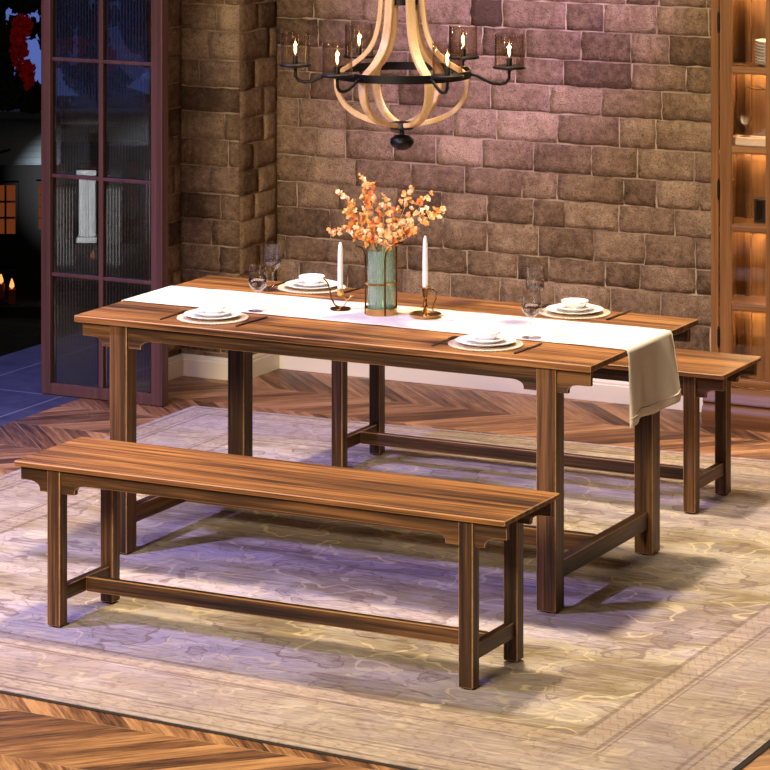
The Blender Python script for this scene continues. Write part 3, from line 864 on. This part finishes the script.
def cup():
    R0 = .3445; zc = 1.565
    a = MB().tube([(.220, 0, 1.540), (.240, 0, 1.536), (.262, 0, 1.524), (.290, 0, 1.512), (.315, 0, 1.509), (.334, 0, 1.514), (.3435, 0, 1.528), (R0, 0, zc-.010)], .0052, 10).build('arm', BLACK, ch, smooth=180)
    sa = MB().lathe([(0, zc-.012), (.010, zc-.012), (.018, zc-.006), (.051, zc-.005), (.053, zc), (.051, zc+.003), (0, zc+.003)], 40, loc=(R0, 0, 0)).build('saucer', BLACK, ch, smooth=40)
    gl = MB().lathe([(.0470, zc+.0035), (.0470, zc+.103), (.0455, zc+.103), (.0455, zc+.0035)], 48, loc=(R0, 0, 0), closed=True).build('glass_shade', SHADEG, ch, smooth=50)
    so = MB().lathe([(0, zc+.002), (.009, zc+.002), (.009, zc+.026), (.0075, zc+.028), (0, zc+.028)], 24, loc=(R0, 0, 0)).build('bulb_socket', BLACK, ch, smooth=40)
    bu = MB().lathe([(.0055, zc+.028), (.010, zc+.034), (.0125, zc+.046), (.0105, zc+.062), (.0055, zc+.078), (.0015, zc+.088), (0, zc+.0885)], 24, loc=(R0, 0, 0)).build('bulb', thin_glass('bulb_glass', (.98, .94, .86), .03, .02, .2, (.8, .6, .4)), ch, smooth=60)
    fl = MB().lathe([(0, zc+.032), (.0030, zc+.038), (.0046, zc+.046), (.0036, zc+.058), (.0016, zc+.070), (0, zc+.077)], 16, loc=(R0, 0, 0)).build('filament', FLAME, bu, smooth=60)
    return [a, sa, gl, so, bu]
C0 = cup()
for k in range(1, 6):
    for o in C0:
        c = o.copy(); col.objects.link(c); c.parent = ch; c.rotation_euler.z = k*PI/3
        for g_ in o.children:
            d = g_.copy(); col.objects.link(d); d.parent = c

# ------------------------------------------------------------------ display cabinet
cab = thing('display_cabinet', 'tall oak display cabinet with small glass panes and lit shelves on the right', 'cabinet', (.230, 2.28, 0))
CWd, CD, CH = 1.16, .205, 2.35              # local: x 0..CWd, y 0 (front) .. CD (back), z
def cb(name, x0, x1, y0, y1, z0, z1, ax, mats=CAB, bev=.0025, parent=None): return MB().box(x0, x1, y0, y1, z0, z1, bev, 2).build(name, mats[ax], parent or cab)
cb('side_panel', 0, .022, 0, CD, .12, CH-.06, 'z'); cb('side_panel', CWd-.022, CWd, 0, CD, .12, CH-.06, 'z')
cb('back_panel', .022, CWd-.022, CD-.012, CD, .12, CH-.06, 'z', CABD)
for x in (.075, CWd-.075): cb('back_stile', x-.012, x+.012, CD-.034, CD-.012, .18, CH-.06, 'z', CABD)
for x in (.022, CWd-.034): cb('shelf_rest', x, x+.012, .05, .15, .885, .918, 'x', CABD)
# moulded plinth
MB().prism([(-.034, .0), (-.034, .012), (-.040, .03), (-.042, .05), (-.036, .072), (-.024, .082), (-.024, .088), (-.030, .093), (-.026, .106), (-.016, .116), (-.010, .134), (-.008, .150), (.0, .150), (CD, .150), (CD, 0)], 'x', -.03, CWd+.03).build('plinth', CAB['x'], cab, smooth=35)
MB().prism([(-.008, CH-.06), (-.014, CH-.04), (-.034, CH-.02), (-.040, CH), (CD, CH), (CD, CH-.06)], 'x', -.03, CWd+.03).build('cornice', CAB['x'], cab, smooth=35)
shelves = [.150, .469, .767, 1.065, 1.366, 1.665, 1.965]
for z in shelves[1:]: cb('shelf', .022, CWd-.022, .020, CD-.012, z-.020, z, 'x', CABD)
cb('face_stile', -.002, .030, -.016, 0, .150, CH-.06, 'z'); cb('face_stile', CWd-.030, CWd+.002, -.016, 0, .150, CH-.06, 'z')
def cab_door(x0, x1, hinge_x, flip):
    d = MB(); fw = .046
    d.box(x0, x0+fw, -.018, .004, .158, CH-.065, .003, 2).box(x1-fw, x1, -.018, .004, .158, CH-.065, .003, 2)
    dr = d.build('door', CAB['z'], cab)
    xm = (x0+x1)/2
    MB().box(x0+fw, x1-fw, -.017, .003, .158, .186, .003, 2).box(x0+fw, x1-fw, -.017, .003, CH-.10, CH-.065, .003, 2).build('door_rail', CAB['x'], dr)
    zr = [(.447, .469), (.745, .767), (1.043, 1.065), (1.344, 1.366), (1.645, 1.665), (1.945, 1.965)]
    for a, b in zr: MB().box(x0+fw, x1-fw, -.016, .002, a, b, .003, 2).build('glazing_bar', CAB['x'], dr)
    cols = [x0+fw]
    bw = .014; pw = .148
    n = max(1, round((x1-x0-2*fw)/(pw+bw)))
    pw = ((x1-x0-2*fw) - (n-1)*bw)/n
    zz = [.186] + [v for p in zr for v in p] + [CH-.10]
    for c in range(n):
        a = x0+fw + c*(pw+bw)
        if c: MB().box(a-bw, a, -.0165, .0025, .186, CH-.10, .002, 2).build('glazing_bar', CAB['z'], dr)
        for i in range(0, len(zz), 2):
            MB().box(a, a+pw, -.0085, -.0055, zz[i], zz[i+1]).build('pane', PANE, dr)
            q = .004
            MB().box(a, a+q, -.014, -.009, zz[i], zz[i+1]).box(a+pw-q, a+pw, -.014, -.009, zz[i], zz[i+1]).box(a+q, a+pw-q, -.014, -.009, zz[i], zz[i]+q).box(a+q, a+pw-q, -.014, -.009, zz[i+1]-q, zz[i+1]).build('pane_bead', CABD['z'], dr)
    for z in (.34, .90, 1.535, 2.1):
        MB().tube([(hinge_x, -.021, z-.032), (hinge_x, -.021, z+.032)], .0055, 10).tube([(hinge_x, -.021, z-.040), (hinge_x, -.021, z+.040)], .0035, 8).build('hinge', BLACK, dr)
    kx = x1-.02 if not flip else x0+.02
    MB().lathe([(0, 0), (.006, 0), (.005, .012), (.011, .018), (.010, .026), (0, .028)], 20, M=Matrix.Translation((kx, -.018, 1.0)) @ Matrix.Rotation(PI/2, 4, 'X')).build('knob', BRASS, dr, smooth=50)
cab_door(.0345, .579, .032, False); cab_door(.581, CWd-.0345, CWd-.032, True)
for z in shelves[1:] + [CH-.06+.02]:
    MB().box(.05, CWd-.05, CD-.060, CD-.050, z-.0255, z-.0205).build('led_strip', LED, cab)

# contents of the cabinet (local x measured from the cabinet's left side)
KX, KY = .230, 2.28
stack_x = .405
cp0 = None
for k in range(8):
    if cp0 is None: cp0 = MB().lathe(plate_prof(.082, .014), 44).build('stacked_plate', PORC, smooth=60); o = cp0
    else: o = cp0.copy(); col.objects.link(o)
    o.location = (KX + stack_x - .184, KY + .098, 1.3664 + k*.0118)
    tag(o, 'white plate within the cabinet stack, neither its topmost nor its bottommost', 'plate', 'stacked plates in the cabinet')
    if k == 0: o['label'] = 'bottom white plate of the stack on the upper cabinet shelf'
    if k == 7: o['label'] = 'top white plate of the stack on the upper cabinet shelf'
BOARD = wood('cream_board', 'x', srgb(178, 150, 118), srgb(206, 180, 146), srgb(220, 198, 168))
tag(MB().box(0, .34, 0, .085, 0, .030, .004, 2).build('serving_board', BOARD, loc=(KX+.050, KY+.022, 1.0655)), 'pale cream board lying on the second cabinet shelf from the top', 'board')
cp = thing('coupe_glass', 'small clear coupe glass standing on the pale board in the cabinet', 'glass', (KX+.107, KY+.066, 1.0957)); cp.scale = (1.25, 1.25, 1.15)
MB().lathe([(0, 0), (.017, 0), (.017, .001), (.003, .004), (.0018, .010), (.0018, .034), (.006, .038), (0, .038)], 24).build('stem', CRYSTAL, cp, smooth=60)
MB().lathe([(0, .037), (.010, .040), (.018, .050), (.0215, .066), (.0205, .066), (.017, .051), (.009, .0415), (0, .039)], 32).build('glass_bowl', CRYSTAL, cp, smooth=60)
bx = thing('open_box', 'black square open box on the third cabinet shelf', 'box', (KX+.134, KY+.085, .7672))
BK = plain('black_lacquer', srgb(14, 12, 11), .4)
MB().box(0, .008, 0, .07, 0, .090, .001).box(.102, .110, 0, .07, 0, .090, .001).box(.008, .102, 0, .07, 0, .008, .001).box(.008, .102, 0, .07, .082, .090, .001).build('frame', BK, bx)
MB().box(.008, .102, .062, .068, .008, .082).build('back', BK, bx)
tw = thing('twig_vase', 'dark bare twig arching from a slim vase on the second cabinet shelf', 'vase', (KX+.352, KY+.07, 1.0652))
MB().lathe([(0, 0), (.022, 0), (.026, .03), (.018, .07), (.008, .095), (.010, .10), (.007, .098), (.014, .06), (0, .01)], 28).build('vase_body', BK, tw, smooth=60)
MB().tube([(0, 0, .02), (-.01, 0, .12), (-.06, -.01, .175), (-.11, -.015, .19), (-.16, -.02, .215), (-.20, -.02, .212), (-.235, -.02, .222)], [.004, .004, .0036, .0032, .0028, .0024, .0016], 8).tube([(-.16, -.02, .215), (-.19, -.025, .228), (-.215, -.025, .226)], [.0014, .001, .0008], 6).build('twig', plain('dark_twig', srgb(60, 36, 20), .8), tw, smooth=180)

# ------------------------------------------------------------------ the terrace and garden outside
def tiles():
    m = NT('slate_terrace')
    x, y, z = m.sep(m.coord())
    gx = m.math('FRACT', m.math('DIVIDE', m.math('SUBTRACT', x, -2.265), .45)); gy = m.math('FRACT', m.math('DIVIDE', m.math('ADD', y, .2), .9))
    e = m.math('MINIMUM', m.math('MINIMUM', gx, m.math('SUBTRACT', 1.0, gx)), m.math('MULTIPLY', m.math('MINIMUM', gy, m.math('SUBTRACT', 1.0, gy)), 2.))
    l = m.math('SUBTRACT', 1.0, m.sstep(e, .006, .014))
    n = m.noise(m.coord(), 9, 5, .65)
    c = m.ramp(n, [(.3, srgb(54, 54, 72)), (.7, srgb(78, 78, 98))])
    m.principled(m.mix(m.math('MULTIPLY', l, .8), c, srgb(140, 136, 146)), .6, normal=m.bump(n, .2, .004))
    return m.m
struct(MB().box(-2.94, -2.17, -3.6, 4.2, -.06, -.002).build('terrace_floor', tiles()))
def dirt():
    m = NT('dark_lawn'); n = m.noise(m.coord(), 1.6, 6, .7)
    m.principled(m.ramp(n, [(.3, srgb(22, 26, 14)), (.7, srgb(62, 66, 34))]), .95, normal=m.bump(n, .8, .05)); return m.m
FWD = Vector((-math.sin(CAMYAW), math.cos(CAMYAW), 0)); RGT = Vector((math.cos(CAMYAW), math.sin(CAMYAW), 0))
CAMP = Vector((4.6949, -9.1382, 2.6286))
def out(r, d, z):
    """a garden point: r to the right of and d ahead of where the photographer stands"""
    p = CAMP + RGT*r + FWD*d; return Vector((p.x, p.y, z))
GZ = -5.35                                      # level of the garden below the terrace
m = MB(); bm = m.bm
rows = []
rl = random.Random(2)
for d, z in ((13.0, -.45), (16, -.75), (20, -1.5), (26, -2.75), (34, -4.3), (41, GZ), (70, GZ - .2)):
    rows.append([bm.verts.new(out(-3.0 + (-12 + 24*k/24 - 3)*d/40, d, z + rl.uniform(-.06, .06))) for k in range(25)])
for a, b in zip(rows, rows[1:]):
    for k in range(24): bm.faces.new((a[k], a[k+1], b[k+1], b[k])).smooth = True
struct(m.build('garden_ground', dirt()))

# the house across the garden, frame aligned with the view direction
HM = Matrix.Translation(out(0, 45, 0)) @ Matrix.Rotation(CAMYAW, 4, 'Z')
house = bpy.data.objects.new('garden_house', None); col.objects.link(house); house.matrix_world = HM
tag(house, 'dark clapboard house with lit windows and white porch post across the garden', 'house')
HW = plain('dark_house_wall', srgb(30, 27, 26), .9); CLAP = plain('grey_clapboard', srgb(120, 128, 132), .8); HWH = plain('white_house_paint', srgb(215, 218, 212), .7); HROOF = plain('dark_shingles', srgb(38, 36, 38), .9)
LIT = emit('lit_window_pane', (1, .22, .06), .13)
MB().box(-9, 1.5, 1.6, 2.1, GZ-.3, -2.7).build('wall', HW, house)
m = MB()
for k in range(8):                               # overlapping boards of the porch frieze
    z = -3.42 + k*.085; m.box(-8.5, -4.55, .02*(k % 2)*0 - .0 + .012*0, .12, z, z + .095)
    m.box(-8.5, -4.55, -.012, .02, z, z + .02)
m.build('frieze', CLAP, house)
MB().box(-8.6, -4.5, -.12, .2, -2.76, -2.66).build('gutter', CLAP, house)
MB().box(-4.60, -.5, .05, .25, -2.86, -2.66).build('porch_beam', HWH, house)
MB().prism([(-4.75, -2.75), (-3.95, -2.42), (-3.0, -2.75)], 'y', .4, 1.5).build('porch_roof', HROOF, house)
MB().prism([(-4.45, -2.62), (-4.2, -2.45), (-3.95, -2.40), (-3.55, -2.52), (-3.2, -2.66), (-3.2, -2.72), (-4.45, -2.72)], 'y', .28, .4).build('porch_gable', CLAP, house)
MB().prism([(-9.2, -2.70), (-7.4, -2.62), (-4.3, -2.70)], 'y', .4, 2.1).build('roof', HROOF, house)
for x in (-6.10, -5.72):
    MB().box(x, x+.2, -.02, .16, -2.62, -2.40).build('finial_block', HWH, house)
def column_(x):
    m = MB(); m.box(x-.14, x+.14, 0, .28, -4.52, -4.44).box(x-.14, x+.14, 0, .28, -3.56, -3.50)
    m.prism([(x + (.118 if k % 2 else .088)*math.cos(2*PI*k/32), .14 + (.118 if k % 2 else .088)*math.sin(2*PI*k/32)) for k in range(32)], 'z', -4.5, -3.5); return m.build('porch_post', HWH, house)
column_(-4.19)
MB().box(-4.8, -.5, -.1, 1.5, -5.6, -4.52).build('porch_deck', HW, house)
def win(x0, x1, z0, z1, cols, rws):
    f = MB().box(x0-.04, x1+.04, 1.50, 1.60, z0-.04, z1+.04)
    fr = f.build('window', HW, house)
    MB().box(x0, x1, 1.48, 1.50, z0, z1).build('pane', LIT, fr)
    m = MB()
    for c in range(1, cols): x = x0 + (x1-x0)*c/cols; m.box(x-.014, x+.014, 1.46, 1.48, z0, z1)
    for r in range(1, rws): z = z0 + (z1-z0)*r/rws; m.box(x0, x1, 1.46, 1.48, z-.014, z+.014)
    m.build('muntin', HW, fr)
win(-5.78, -5.36, -4.62, -3.92, 3, 3); win(-6.6, -6.0, -4.62, -3.92, 3, 3)
win(-5.02, -4.90, -4.55, -3.90, 1, 4)
# garden candles on the lawn wall
CW = plain('garden_candle_wax', srgb(150, 70, 40), .7); CF = emit('candle_flame', (1, .36, .10), 1.6)
gc = []
for i, (r, z) in enumerate(((-5.27, -4.92), (-5.12, -4.99))):
    p = out(r, 44, z)
    c = thing('garden_candle', ('left' if i == 0 else 'right') + ' one of the two burning candles on the garden ledge', 'candle', p, group='burning garden candles')
    MB().lathe([(0, -.20), (.055, -.20), (.055, .0), (0, .0)], 14).build('wax', CW, c)
    MB().lathe([(0, .0), (.035, .03), (.03, .07), (.01, .13), (0, .15)], 10).build('flame', CF, c, smooth=60)
lw = MB().box(-8, .35, -.25, .25, -5.8, -5.19).build('garden_ledge', HW); lw.matrix_world = Matrix.Translation(out(-5, 44, 0)) @ Matrix.Rotation(CAMYAW, 4, 'Z')
struct(lw)
# trees between the house and the terrace
LEAFD = plain('dark_leaf', srgb(20, 26, 16), .8); LEAFR = plain('red_leaf', srgb(226, 22, 26), .7); BARK = plain('bark', srgb(34, 26, 20), .9)
def tree(label, r, d, ztop, zbot, crown, n, leafm, seed, size, tx=0):
    rnd = random.Random(seed); base = out(r, d, GZ + .02)
    t = thing('garden_tree', label, 'tree', base, CAMYAW, group='trees in the garden')
    trunk = MB().tube([(0, 0, -.3), (.05, 0, 1.2), (-.04, .05, 2.4), (.05, 0, 3.6), (0, 0, ztop - GZ - .3)], [.16, .14, .12, .08, .03], 10)
    for k in range(7):
        z = 1.6 + k*.42; a = k*2.4; L = rnd.uniform(.5, 1.1)
        trunk.tube([(0, 0, z), (L*.5*math.cos(a), L*.5*math.sin(a), z+.25), (L*math.cos(a), L*math.sin(a), z+.3)], [.05, .035, .015], 6)
    trunk.build('trunk', BARK, t, smooth=180, loc=(tx, 0, 0))
    bm = bmesh.new()
    for (cx, cz, rx, rz_, k) in crown:
        for _ in range(int(n*k)):
            u = Vector((rnd.gauss(0, 1), rnd.gauss(0, 1), rnd.gauss(0, 1))).normalized()*rnd.random()**.4
            p = Vector((cx + u.x*rx, u.y*rx, cz - GZ + u.z*rz_))
            a = Vector((rnd.uniform(-1, 1), rnd.uniform(-1, 1), rnd.uniform(-1, .3))).normalized(); b = a.orthogonal().normalized(); c = a.cross(b)
            s = size*rnd.uniform(.6, 1.3)
            bm.faces.new([bm.verts.new(p + q) for q in (-b*s*.4, a*s*.5 - c*s*.1, b*s*.4, -a*s*.7)])
    me = bpy.data.meshes.new('foliage'); bm.to_mesh(me); bm.free(); me.materials.append(leafm)
    o = bpy.data.objects.new('foliage', me); col.objects.link(o); o.parent = t
# (r, z) below follow the gaps of sky seen past the door
tree('dark leafy tree filling the top of the view outside, left of the door leaf', -4.2, 37, .2, GZ, [(0.704, -0.513, 0.415, 0.392, 2.6), (1.235, -0.513, 0.415, 0.392, 2.6), (0.958, -1.206, 0.462, 0.3, 2.4), (-0.334, -0.559, 0.162, 0.346, 1), (-0.15, -0.398, 0.162, 0.162, 0.6), (0.035, -0.49, 0.162, 0.138, 0.6), (-0.173, -1.54, 0.3, 0.185, 1.6), (0.127, -1.598, 0.185, 0.162, 1.0), (-0.196, -1.136, 0.104, 0.415, 1), (0.012, -1.413, 0.081, 0.208, 0.5), (0.219, -0.375, 0.231, 0.185, 1), (0.45, -0.79, 0.254, 0.462, 1.6), (0.796, -1.136, 0.346, 0.462, 1.8), (1.2, -0.79, 0.415, 0.577, 2), (-0.704, -0.906, 0.346, 0.923, 2), (0.139, -0.79, 0.035, 0.115, 0.1), (-0.081, -0.744, 0.058, 0.092, 0.2)], 1100, LEAFD, 4, .085, -.85)
tree('red leafed tree outside, glowing between the dark branches', -4.2, 36.2, -1.2, GZ, [(0.068, -0.874, 0.09, 0.339, 1.0), (0.114, -0.694, 0.102, 0.135, 0.5), (0.17, -1.236, 0.068, 0.169, 0.6), (0.644, -0.919, 0.248, 0.102, 0.35), (1.209, -1.01, 0.294, 0.079, 0.3)], 330, LEAFR, 9, .07, -.75)
# ------------------------------------------------------------------ lights
def aim(o, target):
    d = Vector(target) - o.location; o.rotation_euler = d.to_track_quat('-Z', 'Y').to_euler()
def spot(name, loc, target, color, power, cone, blend=1.0, radius=.2):
    l = bpy.data.lights.new(name, 'SPOT'); l.energy = power; l.color = color; l.spot_size = math.radians(cone); l.spot_blend = blend; l.shadow_soft_size = radius
    o = bpy.data.objects.new(name, l); col.objects.link(o); o.location = loc; aim(o, target); return o
def area(name, loc, target, color, power, sx, sy):
    l = bpy.data.lights.new(name, 'AREA'); l.shape = 'RECTANGLE'; l.size = sx; l.size_y = sy; l.energy = power; l.color = color
    o = bpy.data.objects.new(name, l); col.objects.link(o); o.location = loc; aim(o, target); return o
WARM = (1, .84, .62)
spot('ceiling_key_lamp', (.1, .5, 6.2), (.3, -.2, 0), WARM, 2300, 58, 1, .25)
area('front_fill_light', (.3, -7.0, 3.6), (.2, .6, .4), (1, .84, .64), 640, 2.6, 1.4)  # unseen fill, added for the leg fronts and the rug under the table
spot('violet_lamp', (-2.0, -2.6, 4.6), (-.85, .1, 0), (.39, .35, 1), 1500, 54, .8, .15)
spot('violet_wall_lamp', (1.9, -1.0, 3.4), (-.72, 2.5, 1.48), (.44, .25, 1), 1700, 18, 1, .1)
spot('wall_fill_light', (.5, -1.2, 4.6), (.15, 2.5, .35), (1, .82, .60), 800, 46, 1, .15)  # unseen, added to lift the lower right of the stone wall
spot('terrace_lamp', (-2.9, .6, 3.2), (-2.75, 2.0, 0), (.14, .11, 1), 170, 80, 1, .1)
for k in range(6):
    a = CAMYAW - math.radians(6.1) + k*PI/3
    l = bpy.data.lights.new('bulb_light', 'POINT'); l.energy = 1.2; l.color = (1, .66, .34); l.shadow_soft_size = .006
    o = bpy.data.objects.new('bulb_light', l); col.objects.link(o); o.location = (CX + .3445*math.cos(a), CY + .3445*math.sin(a), 1.565 + .055)
l = bpy.data.lights.new('leaf_fill_light', 'SPOT'); l.energy = 5200; l.color = (1, .45, .4); l.spot_size = .5; l.spot_blend = 1  # added out of sight to brighten the red foliage
o = bpy.data.objects.new('leaf_fill_light', l); col.objects.link(o); o.location = out(-4.7, 32, GZ + .4); aim(o, out(-4.5, 38, -1.8))
l = bpy.data.lights.new('post_fill_light', 'SPOT'); l.energy = 7600; l.color = (.85, .93, 1); l.spot_size = .34; l.spot_blend = 1  # added only to brighten the white post, no fitting of the house
o = bpy.data.objects.new('post_fill_light', l); col.objects.link(o); o.location = out(-4.4, 38, -4.9); aim(o, out(-4.19, 45, -4.0))
# dusk sky: a blue glow on the garden side, near dark elsewhere
w = bpy.data.worlds.new('dusk'); sc.world = w; w.use_nodes = True
nt = w.node_tree; bg = nt.nodes['Background']
tc = nt.nodes.new('ShaderNodeTexCoord'); dp = nt.nodes.new('ShaderNodeVectorMath'); dp.operation = 'DOT_PRODUCT'
nt.links.new(tc.outputs['Generated'], dp.inputs[0]); dp.inputs[1].default_value = (-.53, .85, 0)
mr = nt.nodes.new('ShaderNodeMapRange'); mr.interpolation_type = 'SMOOTHSTEP'; nt.links.new(dp.outputs['Value'], mr.inputs[0]); mr.inputs[1].default_value = .75; mr.inputs[2].default_value = .97
mx = nt.nodes.new('ShaderNodeMix'); mx.data_type = 'RGBA'; nt.links.new(mr.outputs[0], mx.inputs[0])
mx.inputs[6].default_value = (.030, .024, .026, 1); mx.inputs[7].default_value = (.085, .13, .40, 1)
nt.links.new(mx.outputs[2], bg.inputs[0]); bg.inputs[1].default_value = 1.0
# ------------------------------------------------------------------ camera
cd = bpy.data.cameras.new('camera'); cam = bpy.data.objects.new('camera', cd); col.objects.link(cam)
cam.location = (4.6949, -9.1382, 2.6286)
cam.rotation_euler = (PI/2, 0, CAMYAW)
cd.sensor_width = 36; cd.lens = 3206.76/770*36
cd.shift_x = 0; cd.shift_y = -(385 + 266.32)/770
cd.clip_end = 200
sc.camera = cam
sc.view_settings.view_transform = 'Standard'; sc.view_settings.look = 'None'
sc.view_settings.gamma = 1; sc.view_settings.use_curve_mapping = False
sc.view_settings.exposure = 0
